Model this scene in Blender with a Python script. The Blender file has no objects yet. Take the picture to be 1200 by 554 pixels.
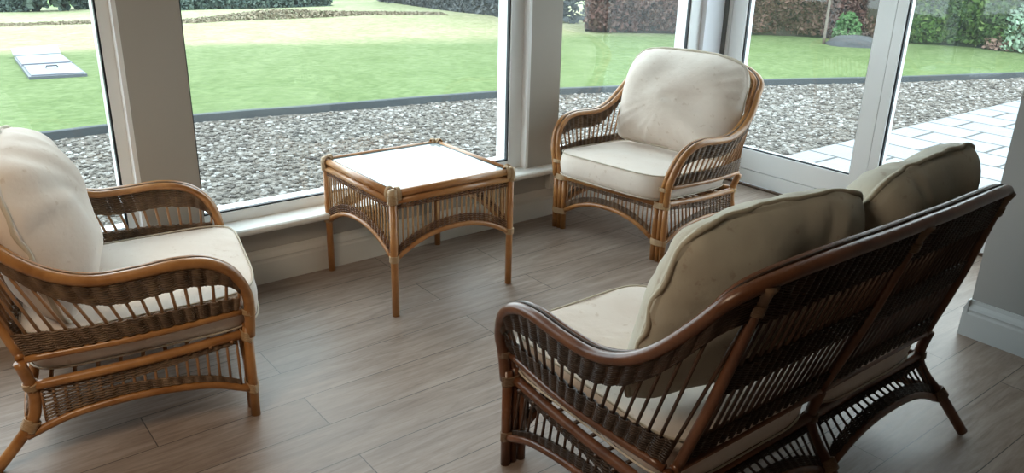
import bpy, math, random
import numpy as np
from mathutils import Vector, Matrix, noise

random.seed(7)
rng = np.random.default_rng(7)
C = bpy.context.scene.collection
PI = math.pi
CAM = np.array([0.0, 0.0, 1.5])

# ------------------------------------------------------------------ helpers
class MB:
    """collects shapes and links them as ONE mesh object"""
    def __init__(s): s.v = []; s.f = []; s.n = 0; s.sm = []; s.cut = None
    def add(s, v, f, smooth=True):
        b = s.n
        s.v.extend([tuple(map(float, p)) for p in v]); s.n += len(v)
        s.f.extend([tuple(i + b for i in q) for q in f]); s.sm.extend([smooth] * len(f))
        return s
    def box(s, a, b):
        x0, y0, z0 = a; x1, y1, z1 = b
        v = [(x0,y0,z0),(x1,y0,z0),(x1,y1,z0),(x0,y1,z0),(x0,y0,z1),(x1,y0,z1),(x1,y1,z1),(x0,y1,z1)]
        return s.add(v, [(0,3,2,1),(4,5,6,7),(0,1,5,4),(1,2,6,5),(2,3,7,6),(3,0,4,7)], False)
    def tube(s, P, r, n=8, caps=True, closed=False, knuckle=None):
        P = np.asarray(P, float); m = len(P)
        R = np.full(m, r) if np.isscalar(r) else np.asarray(r)
        T = np.empty_like(P)
        if closed:
            T = np.roll(P, -1, 0) - np.roll(P, 1, 0)
        else:
            T[1:-1] = P[2:] - P[:-2]; T[0] = P[1] - P[0]; T[-1] = P[-1] - P[-2]
        T /= np.maximum(np.linalg.norm(T, axis=1), 1e-9)[:, None]
        up = np.array([0, 0, 1.0]) if abs(T[0][2]) < .9 else np.array([1.0, 0, 0])
        N = np.cross(T[0], up); N /= np.linalg.norm(N)
        v = []; ang = np.arange(n) * 2 * PI / n; ca = np.cos(ang)[:, None]; sa = np.sin(ang)[:, None]
        for i in range(m):
            N = N - N.dot(T[i]) * T[i]; N /= max(np.linalg.norm(N), 1e-9)
            B = np.cross(T[i], N)
            v.append(P[i] + R[i] * (ca * N + sa * B))
        v = np.concatenate(v); f = []
        for i in range(m if closed else m - 1):
            a = i * n; b = ((i + 1) % m) * n
            for k in range(n):
                k2 = (k + 1) % n
                f.append((a + k, a + k2, b + k2, b + k))
        if caps and not closed:
            f.append(tuple(range(n - 1, -1, -1))); f.append(tuple((m - 1) * n + k for k in range(n)))
        return s.add(v, f, True)
    def build(s, name, mat, parent=None, loc=None):
        me = bpy.data.meshes.new(name)
        me.from_pydata(s.v, [], s.f); me.update()
        me.polygons.foreach_set('use_smooth', s.sm)
        if isinstance(mat, tuple):
            me.materials.append(mat[0]); me.materials.append(mat[1])
            me.polygons.foreach_set('material_index', [0] * s.cut + [1] * (len(s.f) - s.cut))
        else: me.materials.append(mat)
        o = bpy.data.objects.new(name, me); C.objects.link(o)
        if parent: o.parent = parent
        if loc: o.location = loc
        return o

def crom(P, n=8):
    P = np.asarray(P, float); Q = np.vstack([2*P[0]-P[1], P, 2*P[-1]-P[-2]]); o = []
    for i in range(len(P) - 1):
        a, b, c, d = Q[i:i+4]
        for k in range(n):
            t = k / n
            o.append(.5*((2*b)+(-a+c)*t+(2*a-5*b+4*c-d)*t*t+(-a+3*b-3*c+d)*t**3))
    o.append(P[-1]); return np.array(o)

def tag(o, label=None, cat=None, group=None, kind=None):
    if label: o['label'] = label
    if cat: o['category'] = cat
    if group: o['group'] = group
    if kind: o['kind'] = kind
    return o

def thing(name, label, cat, loc=(0,0,0), rz=0, group=None):
    o = bpy.data.objects.new(name, None); C.objects.link(o)
    o.location = loc; o.rotation_euler = (0, 0, rz)
    return tag(o, label, cat, group)

def struct(o): o['kind'] = 'structure'; return o

def copy_tree(o, parent=None):
    c = o.copy(); C.objects.link(c); c.parent = parent
    for ch in list(o.children): copy_tree(ch, c)
    return c

# ------------------------------------------------------------------ materials
def mat(name, col, rough=.6, spec=.5, **kw):
    m = bpy.data.materials.new(name); m.use_nodes = True
    b = m.node_tree.nodes['Principled BSDF']
    b.inputs['Base Color'].default_value = (*col, 1); b.inputs['Roughness'].default_value = rough
    b.inputs['Specular IOR Level'].default_value = spec
    for k, v in kw.items(): b.inputs[k].default_value = v
    return m
def nd(m, t, **kw):
    n = m.node_tree.nodes.new(t)
    for k, v in kw.items(): setattr(n, k, v)
    return n
def ln(m, a, b): m.node_tree.links.new(a, b)
def bsdf(m): return m.node_tree.nodes['Principled BSDF']
def ramp(m, fac, stops, interp='LINEAR'):
    r = nd(m, 'ShaderNodeValToRGB'); e = r.color_ramp.elements; r.color_ramp.interpolation = interp
    while len(e) < len(stops): e.new(.5)
    for i, (p, c) in enumerate(stops): e[i].position = p; e[i].color = (*c, 1)
    ln(m, fac, r.inputs['Fac']); return r.outputs['Color']
def coords(m, scale=(1,1,1), kind='Object', rot=(0,0,0)):
    t = nd(m, 'ShaderNodeTexCoord'); p = nd(m, 'ShaderNodeMapping'); p.inputs['Scale'].default_value = scale
    p.inputs['Rotation'].default_value = rot
    ln(m, t.outputs[kind], p.inputs['Vector']); return p.outputs['Vector']
def noise_(m, vec, scale, detail=3, rough=.5, dist=0):
    n = nd(m, 'ShaderNodeTexNoise'); n.inputs['Scale'].default_value = scale; n.inputs['Detail'].default_value = detail
    n.inputs['Roughness'].default_value = rough; n.inputs['Distortion'].default_value = dist
    ln(m, vec, n.inputs['Vector']); return n.outputs['Fac']
def bump(m, h, strength=.3, dist=.01, prev=None):
    b = nd(m, 'ShaderNodeBump'); b.inputs['Strength'].default_value = strength; b.inputs['Distance'].default_value = dist
    ln(m, h, b.inputs['Height'])
    if prev is not None: ln(m, prev, b.inputs['Normal'])
    ln(m, b.outputs['Normal'], bsdf(m).inputs['Normal']); return b.outputs['Normal']
def mixc(m, fac, a, b, mode='MIX'):
    x = nd(m, 'ShaderNodeMix', data_type='RGBA', blend_type=mode)
    for s, v in ((x.inputs[0], fac), (x.inputs[6], a), (x.inputs[7], b)):
        if isinstance(v, (int, float)): s.default_value = v
        elif isinstance(v, tuple): s.default_value = (*v, 1)
        else: ln(m, v, s)
    return x.outputs[2]

def wood_pole(name, c0, c1, rough=.33):
    m = mat(name, c0, rough); v = coords(m, (1, 1, 1))
    n1 = noise_(m, v, 9, 4, .6, .4); n2 = noise_(m, v, 70, 2)
    ln(m, ramp(m, n1, [(.3, c0), (.7, c1)]), bsdf(m).inputs['Base Color'])
    bump(m, n2, .15, .002)
    bsdf(m).inputs['Coat Weight'].default_value = .25; bsdf(m).inputs['Coat Roughness'].default_value = .25
    return m
M = {}
M['pole'] = wood_pole('rattan_pole', (.27, .105, .027), (.52, .25, .085))
M['pole_sofa'] = wood_pole('shaded_rattan_pole', (.095, .034, .015), (.19, .074, .032))  # sofa rattan is a darker tone, deepened further with shade in the colour
M['pole_table'] = wood_pole('table_pole', (.40, .165, .05), (.55, .27, .10))
M['cane'] = wood_pole('cane_spindle', (.28, .13, .05), (.42, .22, .10), .45)
M['cane_sofa'] = wood_pole('shaded_cane_spindle', (.035, .016, .008), (.07, .032, .016), .45)
M['cane_light'] = wood_pole('pale_cane', (.42, .23, .10), (.60, .38, .19), .45)
M['binding'] = wood_pole('cane_binding', (.38, .235, .12), (.56, .39, .22), .5)
M['binding_sofa'] = wood_pole('shaded_cane_binding', (.14, .08, .045), (.22, .14, .08), .5)
def weave_mat(name, a, b, c):
    m = mat(name, a, .5); v = coords(m)
    n1 = noise_(m, v, 22, 3); n2 = noise_(m, v, 160, 2)
    x = mixc(m, n2, ramp(m, n1, [(.3, a), (.55, b), (.8, c)]), (.45, .33, .2), 'MULTIPLY')
    ln(m, mixc(m, .5, ramp(m, n1, [(.3, a), (.55, b), (.8, c)]), x), bsdf(m).inputs['Base Color']); return m
M['weave'] = weave_mat('woven_cane', (.11, .065, .038), (.22, .14, .085), (.38, .27, .17))
M['weave_sofa'] = weave_mat('shaded_woven_cane', (.025, .013, .008), (.05, .028, .017), (.095, .055, .034))
M['weave_table'] = weave_mat('table_woven_cane', (.13, .055, .025), (.27, .13, .06), (.50, .32, .18))

def fabric(name, a, b, spot):
    m = mat(name, a, .92, .2); v = coords(m)
    n1 = noise_(m, v, 4.5, 4, .55); n2 = noise_(m, v, 30, 3, .6); n3 = noise_(m, v, 420, 2)
    base = ramp(m, n1, [(.35, a), (.7, b)])
    sp = ramp(m, n2, [(.63, (0, 0, 0)), (.70, (.55, .55, .55))])
    ln(m, mixc(m, sp, base, spot), bsdf(m).inputs['Base Color'])
    nrm = bump(m, noise_(m, v, 14, 3, .5), .35, .012)
    bump(m, n3, .25, .001, nrm)
    bsdf(m).inputs['Sheen Weight'].default_value = .15
    return m
M['cream'] = fabric('cream_upholstery', (.83, .745, .67), (.77, .665, .585), (.62, .50, .40))
M['cream_shaded'] = fabric('shaded_upholstery', (.60, .58, .49), (.52, .49, .41), (.42, .34, .27))  # darker cream copy: shade on the sofa back cushions put into the colour
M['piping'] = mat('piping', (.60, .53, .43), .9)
M['piping_shaded'] = mat('shaded_piping', (.50, .46, .36), .9)
M['white'] = mat('white_gloss_paint', (.9, .9, .9), .35)
M['upvc'] = mat('white_window_frame', (.88, .90, .91), .3)
M['gasket'] = mat('black_gasket', (.012, .016, .022), .5)
M['sillp'] = mat('sill_paint', (.87, .87, .84), .35)
M['skirt'] = mat('cream_skirting_paint', (.66, .62, .56), .45)
def paint(name, col):
    m = mat(name, col, .8, .3); bump(m, noise_(m, coords(m), 250, 2), .08, .002); return m
M['wall'] = paint('greige_wall_paint', (.44, .41, .37))
M['wall_in'] = paint('cool_lit_wall_paint', (.38, .38, .37))  # greige paint again, greyed to carry its cool light in the colour
M['ceil'] = paint('ceiling_paint', (.42, .42, .41)); M['wall_dark'] = paint('dark_unseen_wall', (.07, .055, .045))  # unseen walls coloured dark to keep bounce light off the sofa back

def floor_mat():
    m = mat('oak_laminate', (.3, .25, .2), .42); v = coords(m)
    br = nd(m, 'ShaderNodeTexBrick'); br.offset = .37; br.offset_frequency = 2
    br.inputs['Scale'].default_value = 1; br.inputs['Brick Width'].default_value = 1.28
    br.inputs['Row Height'].default_value = .1955; br.inputs['Mortar Size'].default_value = .0016
    br.inputs['Mortar Smooth'].default_value = 0; br.inputs['Bias'].default_value = 0
    br.inputs['Color1'].default_value = (0, 0, 0, 1); br.inputs['Color2'].default_value = (1, 1, 1, 1)
    mp = nd(m, 'ShaderNodeMapping'); mp.inputs['Location'].default_value = (.345, .0575, 0)
    ln(m, v, mp.inputs['Vector']); ln(m, mp.outputs['Vector'], br.inputs['Vector'])
    gv = nd(m, 'ShaderNodeMapping'); gv.inputs['Scale'].default_value = (1.0, 9, 1); ln(m, v, gv.inputs['Vector'])
    # offset grain per plank
    add = nd(m, 'ShaderNodeVectorMath', operation='ADD'); sc = nd(m, 'ShaderNodeVectorMath', operation='SCALE')
    ln(m, br.outputs['Color'], sc.inputs[0]); sc.inputs['Scale'].default_value = 13
    ln(m, gv.outputs['Vector'], add.inputs[0]); ln(m, sc.outputs['Vector'], add.inputs[1])
    g1 = noise_(m, add.outputs['Vector'], 3.0, 6, .65, 1.2); g2 = noise_(m, add.outputs['Vector'], 14, 4, .6)
    col = ramp(m, g1, [(.30, (.225, .160, .124)), (.5, (.34, .262, .213)), (.70, (.44, .355, .298))])
    col = mixc(m, .35, col, ramp(m, g2, [(.3, (.55, .5, .48)), (.7, (1, 1, 1))]), 'MULTIPLY')
    col = mixc(m, .22, col, ramp(m, br.outputs['Color'], [(0, (.45, .42, .40)), (1, (1, 1, 1))]), 'MULTIPLY')
    col = mixc(m, br.outputs['Fac'], col, (.06, .045, .035))
    ln(m, col, bsdf(m).inputs['Base Color'])
    bump(m, g2, .12, .002)
    rr = nd(m, 'ShaderNodeMapRange'); rr.inputs['To Min'].default_value = .34; rr.inputs['To Max'].default_value = .5
    ln(m, g1, rr.inputs['Value']); ln(m, rr.outputs['Result'], bsdf(m).inputs['Roughness'])
    return m
M['floor'] = floor_mat()

def glass_mat():
    m = bpy.data.materials.new('window_glass'); m.use_nodes = True; nt = m.node_tree; nt.nodes.clear()
    out = nt.nodes.new('ShaderNodeOutputMaterial'); mix = nt.nodes.new('ShaderNodeMixShader')
    tr = nt.nodes.new('ShaderNodeBsdfTransparent'); gl = nt.nodes.new('ShaderNodeBsdfGlossy')
    tr.inputs['Color'].default_value = (.93, .97, .955, 1); gl.inputs['Roughness'].default_value = .02
    fr = nt.nodes.new('ShaderNodeFresnel'); ge = nt.nodes.new('ShaderNodeNewGeometry'); mr = nt.nodes.new('ShaderNodeMapRange')
    # the pane is a thin slab: both of its faces reflect like the air side of glass
    mr.inputs['To Min'].default_value = 1.45; mr.inputs['To Max'].default_value = 1 / 1.45
    nt.links.new(ge.outputs['Backfacing'], mr.inputs['Value']); nt.links.new(mr.outputs['Result'], fr.inputs['IOR'])
    nt.links.new(fr.outputs[0], mix.inputs[0]); nt.links.new(tr.outputs[0], mix.inputs[1]); nt.links.new(gl.outputs[0], mix.inputs[2])
    # a little translucent white imitates the veil of glare on the pane
    veil = nt.nodes.new('ShaderNodeBsdfTranslucent'); veil.inputs['Color'].default_value = (.9, .95, .95, 1)
    m2 = nt.nodes.new('ShaderNodeMixShader'); m2.inputs[0].default_value = .006
    nt.links.new(mix.outputs[0], m2.inputs[1]); nt.links.new(veil.outputs[0], m2.inputs[2])
    nt.links.new(m2.outputs[0], out.inputs[0]); return m
M['glass'] = glass_mat()

# ------------------------------------------------------------------ room shell
XR = 4.30; YW = 3.28
struct(MB().box((-3.2, -7.2, -.12), (XR + .02, 3.40, 0)).build('floor', M['floor']))
struct(MB().box((-3.2, -7.2, 2.5), (XR + .15, 3.50, 2.6)).build('ceiling', M['ceil']))
struct(MB().box((-3.2, 3.28, 0), (XR, 3.44, .256)).box((-3.2, 3.30, 2.3), (XR, 3.44, 2.5)).box((-3.2, 3.28, .286), (-1.15, 3.44, 2.3)).build('wall_back', M['wall']))  # unseen left end made solid to cut daylight on the floor
struct(MB().box((-3.35, -7.2, 0), (-3.2, 3.44, 2.5)).build('wall_left', M['wall_dark']))
struct(MB().box((-3.2, -7.35, 0), (3.29, -7.2, 2.5)).build('wall_front', M['wall_dark']))
struct(MB().box((3.306, -7.2, 0), (XR + .1, 1.18, 2.5)).build('wall_right', M['wall_in']))
struct(MB().box((XR, 1.18, 2.3), (XR + .1, 3.28, 2.5)).build('wall_right_header', M['wall_in']))

def skirting_profile():  # (outwards, z)
    return [(0, 0), (.018, 0), (.018, .096), (.015, .104), (.015, .112), (.018, .116), (.014, .128), (.008, .140), (.006, .156), (0, .156)]
def extrude_profile(prof, a, b, out):
    a = np.array(a, float); b = np.array(b, float); out = np.array(out, float); m = MB(); n = len(prof)
    v = [p + out * q[0] + np.array([0, 0, q[1]]) for p in (a, b) for q in prof]
    f = [(i, (i + 1) % n, n + (i + 1) % n, n + i) for i in range(n)] + [tuple(range(n))[::-1], tuple(range(n, 2 * n))]
    return m.add(v, f, False)
struct(extrude_profile(skirting_profile(), (-3.2, 3.28, 0), (XR, 3.28, 0), (0, -1, 0)).build('baseboard_back', M['skirt']))
pb = extrude_profile(skirting_profile(), (3.306, -7.2, 0), (3.306, 1.18, 0), (-1, 0, 0))
q = extrude_profile(skirting_profile(), (3.288, 1.18, 0), (XR - .02, 1.18, 0), (0, 1, 0)); pb.add(q.v, q.f, False)
struct(pb.build('baseboard_right', mat('grey_white_skirting', (.62, .65, .66), .45)))
# window sill with rounded nosing
sp = [(-.02, .256), (.062, .256), (.070, .262), (.073, .270), (.070, .280), (.062, .286), (-.09, .286), (-.09, .256)]
struct(extrude_profile(sp, (-3.2, 3.28, 0), (XR - .02, 3.28, 0), (0, -1, 0)).build('trim_1', M['sillp']))

# piers between the windows (boarded casings with a narrow bead)
def pier(n, x0, x1, bead=True):
    m = MB().box((x0, 3.300, .286), (x1, 3.44, 2.3))
    o = struct(m.build('trim_%d' % n, M['wall']))
    if bead:
        MB().box((x0 - .017, 3.297, .286), (x0 - .0005, 3.44, 2.3)).build('bead', M['white'], o)
    return o
pier(2, .750, .975); pier(3, 2.715, 2.925)
struct(MB().box((4.105, 3.31, .286), (4.275, 3.44, 2.3)).build('trim_4', mat('corner_post_paint', (.82, .84, .90), .4)))
pier(5, -1.15, -.90)

# windows: frame, gasket, glass; frame is a ring with a real depth
def window(n, x0, x1, fl, fr, z0=.286, z1=2.3, fb=.045, ft=.06):
    w = bpy.data.objects.new('window_%d' % n, None); C.objects.link(w); w.location = ((x0 + x1) / 2, 3.40, z0); struct(w)
    ox, oy, oz = w.location
    yi, yo = 3.345 - oy, 3.455 - oy
    gx0, gx1, gz0, gz1 = x0 + fl - ox, x1 - fr - ox, z0 + fb - oz, z1 - ft - oz
    X0, X1, Z0, Z1 = x0 - ox, x1 - ox, 0, z1 - oz
    f = MB().box((X0, yi, Z0), (gx0, yo, Z1)).box((gx1, yi, Z0), (X1, yo, Z1)).box((gx0, yi, Z0), (gx1, yo, gz0)).box((gx0, yi, gz1), (gx1, yo, Z1))
    f.build('frame', M['upvc'], w)
    g = .007; a, b = 3.352 - oy, 3.372 - oy
    k = MB().box((gx0, a, gz0), (gx0 + g, b, gz1)).box((gx1 - g, a, gz0), (gx1, b, gz1)).box((gx0, a, gz0), (gx1, b, gz0 + g)).box((gx0, a, gz1 - g), (gx1, b, gz1))
    k.build('gasket', M['gasket'], w)
    MB().box((gx0, 3.360 - oy, gz0), (gx1, 3.364 - oy, gz1)).build('glass', M['glass'], w)
window(1, -.90, .738, .05, .046)
window(2, .975, 2.703, .012, .085)
window(3, 2.925, 4.105, .012, .10)
# outside reveal strips so the wall outside closes
struct(MB().box((.738, 3.44, -.3), (.985, 3.50, 2.5)).box((2.705, 3.44, -.3), (2.93, 3.50, 2.5)).box((4.105, 3.44, -.3), (4.42, 3.50, 2.5))
       .box((-3.2, 3.44, -.3), (4.42, 3.50, .286)).box((-3.2, 3.44, .286), (-.9, 3.5, 2.5)).build('wall_back_outer', mat('render_white', (.6, .6, .58), .8)))

# sliding / french doors on the right
def doorleaf(n, y0, y1, fl, fr):
    d = bpy.data.objects.new('door_%d' % n, None); C.objects.link(d); d.location = (XR, (y0 + y1) / 2, 0); struct(d)
    cy = (y0 + y1) / 2; a, b = y0 - cy, y1 - cy
    xi, xo = 0.0, .075; zb, zg, zt = .10, .228, 2.2
    f = MB().box((xi, b - fl, zb + .003), (xo, b, zt + .06)).box((xi, a, zb + .003), (xo, a + fr, zt + .06))
    f.box((xi, a + fr, zb + .003), (xo, b - fl, zg)).box((xi, a + fr, zt), (xo, b - fl, zt + .06))
    f.build('sash', M['upvc'], d)
    g = .008
    k = MB().box((.012, b - fl - g, zg), (.03, b - fl, zt)).box((.012, a + fr, zg), (.03, a + fr + g, zt)).box((.012, a + fr, zg), (.03, b - fl, zg + g))
    k.build('gasket', M['gasket'], d)
    MB().box((.020, a + fr, zg), (.024, b - fl, zt)).build('glass', M['glass'], d)
    return d
doorleaf(1, 2.225, 3.262, .10, .10)
d2 = doorleaf(2, 1.22, 2.222, .055, .09)
# door frame: bottom rail and jambs
fr = MB().box((XR - .003, 1.18, .012), (XR + .085, 3.29, .098)).box((XR - .003, 3.265, .098), (XR + .085, 3.335, 2.3)).box((XR - .003, 1.18, .098), (XR + .085, 1.218, 2.3)).box((XR - .003, 1.218, 2.262), (XR + .085, 3.265, 2.3))
struct(fr.build('trim_6', M['upvc']))
struct(MB().box((XR - .030, 1.18, 0), (XR - .003, 3.27, .011)).build('trim_7', mat('threshold_strip', (.09, .055, .035), .5)))
struct(MB().box((4.277, 3.29, 0), (4.296, 3.44, 2.3)).build('trim_8', mat('dark_joint', (.16, .17, .17), .6)))

# wall socket box under the sill
M['slot'] = mat('socket_dark', (.03, .03, .03), .5)
t = thing('wall_socket', 'white power socket under the sill, half behind the corner armchair', 'socket', (2.905, 3.28, .15))
MB().box((-.075, -.035, .012), (.075, 0, .098)).build('back_box', mat('socket_white', (.72, .71, .68), .35), t)
MB().box((-.073, -.042, .014), (.073, -.0355, .096)).build('face_plate', mat('socket_plate', (.76, .75, .72), .3), t)
for cx in (-.035, .035):
    for q in (((cx - .004, -.0432, .062), (cx + .004, -.0422, .072)), ((cx - .016, -.0432, .040), (cx - .008, -.0422, .045)), ((cx + .008, -.0432, .040), (cx + .016, -.0422, .045))):
        MB().box(*q).build('socket_slot', M['slot'], t)

# ------------------------------------------------------------------ rattan seats
RAIL = [(0,0,0),(0,.2,.0),(-.010,.36,.008),(-.006,.44,.025),(.028,.518,.042),(.095,.568,.054),(.18,.582,.063),(.29,.574,.068),(.40,.572,.068),(.50,.603,.064),(.585,.662,.056)]

def coil(m, c, axis, rx, ry, h, turns=5, r=.0028, u=None):
    """binding wrapped round poles: rings stacked along axis"""
    c = np.array(c, float); axis = np.array(axis, float); axis /= np.linalg.norm(axis)
    u = np.array([1.0, 0, 0]) if u is None else np.array(u, float)
    u = u - u.dot(axis) * axis; u /= np.linalg.norm(u); w = np.cross(axis, u)
    N = 14 * turns; P = []
    for i in range(N + 1):
        a = 2 * PI * i / 14; P.append(c + axis * h * (i / N - .5) + u * rx * math.cos(a) + w * ry * math.sin(a))
    m.tube(P, r * 1.15, 5)
    return m

def interp_curve(P, key, x):
    """P polyline, key = array of increasing parameter"""
    return np.array([np.interp(x, key, P[:, i]) for i in range(P.shape[1])])

def weave(bot, top, nrm, stakes, bands, pitch=.0046, amp=.0085, r=.0025, sub=4):
    """pairing weave. bot(t), top(t) -> points; nrm(t) outward; stakes: t values;
       bands: list of (side, d0(t), d1(t)) with side 'b' or 't', distances from that edge"""
    m = MB(); ts = []; ph = []
    for i in range(len(stakes) - 1):
        for k in range(sub):
            ts.append(stakes[i] + (stakes[i+1] - stakes[i]) * k / sub); ph.append(i + k / sub)
    ts.append(stakes[-1]); ph.append(len(stakes) - 1)
    ts = np.array(ts); ph = np.array(ph)
    Bp = np.array([bot(t) for t in ts]); Tp = np.array([top(t) for t in ts]); N = np.array([nrm(t) for t in ts])
    L = np.linalg.norm(Tp - Bp, axis=1); D = (Tp - Bp) / L[:, None]
    for side, d0, d1 in bands:
        h0 = np.array([d0(t) for t in ts]); h1 = np.array([d1(t) for t in ts])
        if side == 'f': h0 = h0 * L; h1 = h1 * L
        rows = max(2, int(round(np.mean(h1 - h0) / pitch)))
        for k in range(rows):
            hh = h0 + (h1 - h0) * (k + .5) / rows
            base = (Tp - D * hh[:, None]) if side == 't' else (Bp + D * hh[:, None])
            jit = rng.normal(0, .0004, len(ts))
            off = amp * (np.abs(np.cos(PI * ph)) ** .75 - .22) + jit
            for sg in (1, -1):
                m.tube(base + N * (off * sg)[:, None] + D * (sg * .0007), r, 4)
    return m

def spindles(m, bot, top, stakes, r=.0042, n=6, pad=0):
    if m.cut is None: m.cut = len(m.f)
    for t in stakes:
        a = bot(t); b = top(t)
        m.tube([a + (b - a) * .0, (a + b) / 2 , b], r, n)
    return m

def make_seat(kind, name, label, cat, hw, mp, mc, mw, mbnd, mid):
    """local frame: x = sideways, y = forwards (front legs at y=0), v = -y"""
    sofa = kind == 'sofa'
    root = thing(name, label, cat)
    fl = -.01 if sofa else .02
    def side(P, sg, inward=0):
        P = np.asarray(P, float)
        return np.c_[sg * (hw + P[:, 2] + fl * P[:, 0] - inward), -P[:, 0], P[:, 1]]
    # main horseshoe rail (half, +x side), then mirrored
    if sofa: backc = [(hw+.036,.665,.748),(hw+.014,.72,.818),(hw-.06,.757,.856),(hw-.25,.782,.876),(.15,.792,.880),(0,.794,.882)]
    else: backc = [(hw+.045,.665,.742),(hw+.022,.725,.795),(hw-.05,.770,.833),(hw-.16,.797,.862),(.09,.810,.877),(0,.812,.880)]
    inn = [(-1, 0)] * len(RAIL) + [(-1, .15), (-.8, .6), (-.35, .95), (-.1, 1), (0, 1), (0, 1)]
    half = [(hw + p[2] + fl * p[0], -p[0], p[1]) for p in RAIL] + [(b[0], -b[1], b[2]) for b in backc]
    def rail_path(off, dz=0, zmin=None, n=6):
        H = []
        for (x, y, z), (a, b) in zip(half, inn):
            k = math.hypot(a, b); H.append((x + off * a / k, y + off * b / k, z + (dz if z > .4 else 0)))
        F = H[:-1] + [(0, H[-1][1], H[-1][2])] + [(-x, y, z) for x, y, z in H[:-1][::-1]]
        return crom(F, n)
    full = rail_path(0)
    i0 = [i for i, p in enumerate(full) if p[2] > .30][0]
    arm = full[i0 - 1:len(full) - i0 + 1]
    rad = .0165
    MB().tube(arm, rad, 12).build('arm_rail', mp, root)
    in2 = rail_path(.027, .002); MB().tube(in2[i0 - 1:len(in2) - i0 + 1], .0125, 10).build('inner_arm_rail', mp, root)
    in3 = rail_path(.0150, .0135); jj = i0 + 6
    MB().tube(in3[jj:len(in3) - jj], .0035, 6).build('rail_cane', mw, root)
    # legs
    def front_leg(xc, sg, triple=True):
        m = MB()
        if triple:
            m.tube([(xc, 0, 0), (xc, 0, .15), (xc, .0, .32)], .0150, 12)
            m.tube([(xc - sg * .027, 0, 0), (xc - sg * .027, 0, .32)], .0120, 10)
            m.tube([(xc - sg * .055, -.003, 0), (xc - sg * .055, -.003, .300)], .0145, 12)
        else:
            m.tube([(xc - .015, 0, 0), (xc - .015, 0, .29)], .0140, 12); m.tube([(xc + .015, 0, 0), (xc + .015, 0, .29)], .0140, 12)
        o = m.build('front_leg', mp, root)
        for z, h, wdt in ((.100, .030, .045 if triple else .033), (.287, .030, .045 if triple else .033)):
            cx = xc - sg * .0275 if triple else xc
            c = coil(MB(), (cx, -.001, z), (0, 0, 1), wdt, .0185, h, 6)
            c.build('binding', mbnd, o)
        if triple:
            coil(MB(), (xc - sg * .014 + sg*.004, .008, .372), (0, 0, 1), .0335, .0195, .018, 4).build('binding', mbnd, o)
    for sg in (1, -1): front_leg(sg * hw, sg)
    if sofa: front_leg(0, 1, False)
    if sofa: BL = [(.616,.340,.01),(.600,.250,.012),(.625,.19,.02),(.690,.12,.040),(.755,0.012,.085)]
    else: BL = [(.616,.335,.01),(.602,.250,-.01),(.600,.195,-.008),(.622,.130,0),(.725,.010,.01)]
    def back_leg(x0, sg):
        pts = crom([(x0 + sg * (p[2] if sg else 0), -p[0], p[1]) for p in BL], 6)
        o = MB().tube(pts, .0165, 12).build('back_leg', mp, root)
        coil(MB(), pts[6], pts[7] - pts[5], .0195, .0195, .020, 5).build('binding', mbnd, o)
        coil(MB(), pts[18] if not sofa else pts[17], pts[18] - pts[16], .022, .022, .032, 7).build('binding', mbnd, o)
    hb = hw + fl * .6
    for sg in (1, -1): back_leg(sg * hb, sg)
    if sofa: back_leg(0, 0)
    # corner back posts (and a middle post on the sofa)
    tops = {1: (half[-4 if not sofa else -4]), 0: half[-1]}
    tx = (hw - .05) if not sofa else (hw - .058)
    def top_at(x):
        ax = abs(x)
        seg = np.array([p for p in half[len(RAIL):]])[::-1]
        return np.array([x, np.interp(ax, seg[:, 0], seg[:, 1]), np.interp(ax, seg[:, 0], seg[:, 2])])
    def post(xb, xt):
        T = top_at(xt); B = np.array([xb, -.612, .335]); Mid = B * .5 + T * .5 + np.array([0, -.004, -.012])
        P = crom([B, Mid, T - np.array([0, 0, .004])], 6)
        o = MB().tube(P, .0135, 10).build('back_post', mp, root)
        d = P[-1] - P[-2]; d /= np.linalg.norm(d)
        coil(MB(), P[-1] - d * .060, d, .0165, .0165, .025, 6).build('binding', mbnd, o)
        w = MB(); w.tube([P[-1] - d * .055, P[-1] - d * .02, P[-1] + d * .002], [.0160, .0195, .026], 12); w.build('binding', mbnd, o)
        return P
    pst = {}
    for sg in (1, -1): pst[sg] = post(sg * (hb - .012), sg * tx)
    if sofa: pst[0] = post(0, 0)
    # rails
    for sg in (1, -1):
        low = crom(side([(0.012,.372,-.004),(.3,.362,.03),(.60,.345,.012)], sg), 8)
        o = MB().tube(low, .0115, 8).build('side_rail', mid, root)
        st = crom(side([(0.012,.287,-.02),(.3,.262,-.01),(.60,.248,-.006)], sg), 8)
        MB().tube(st, .0150, 10).build('seat_rail', mid, root)
        ar = crom(side([(.012,.100,.0),(.134,.142,.0),(.32,.156,0),(.50,.140,0),(.635,.098 if not sofa else .15,.006 if not sofa else .02)], sg), 8)
        MB().tube(ar, .0125, 10).build('arched_rail', mp, root)
    MB().tube([(-hw + .05, -.002, .289), (hw - .05, -.002, .289)], .0150, 10).build('seat_rail', mid, root)
    MB().tube([(-hb, -.600, .252), (hb, -.600, .252)], .0150, 10).build('seat_rail', mid, root)
    MB().tube([(-hb, -.615, .345), (hb, -.615, .345)], .0125, 10).build('back_rail', mid, root)
    sb = MB()
    nsl = 9
    for i in range(nsl):
        v = .05 + .51 * i / (nsl - 1); z = .278 - .03 * v / .3
        sb.tube([(-hw + .0, -v, z), (hw, -v, z)], .006, 6)
    sb.build('seat_slats', mc, root)
    # arched front and back aprons
    spans = [(-hw + .07, hw - .07)] if not sofa else [(-hw + .07, -.03), (.03, hw - .07)]
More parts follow.
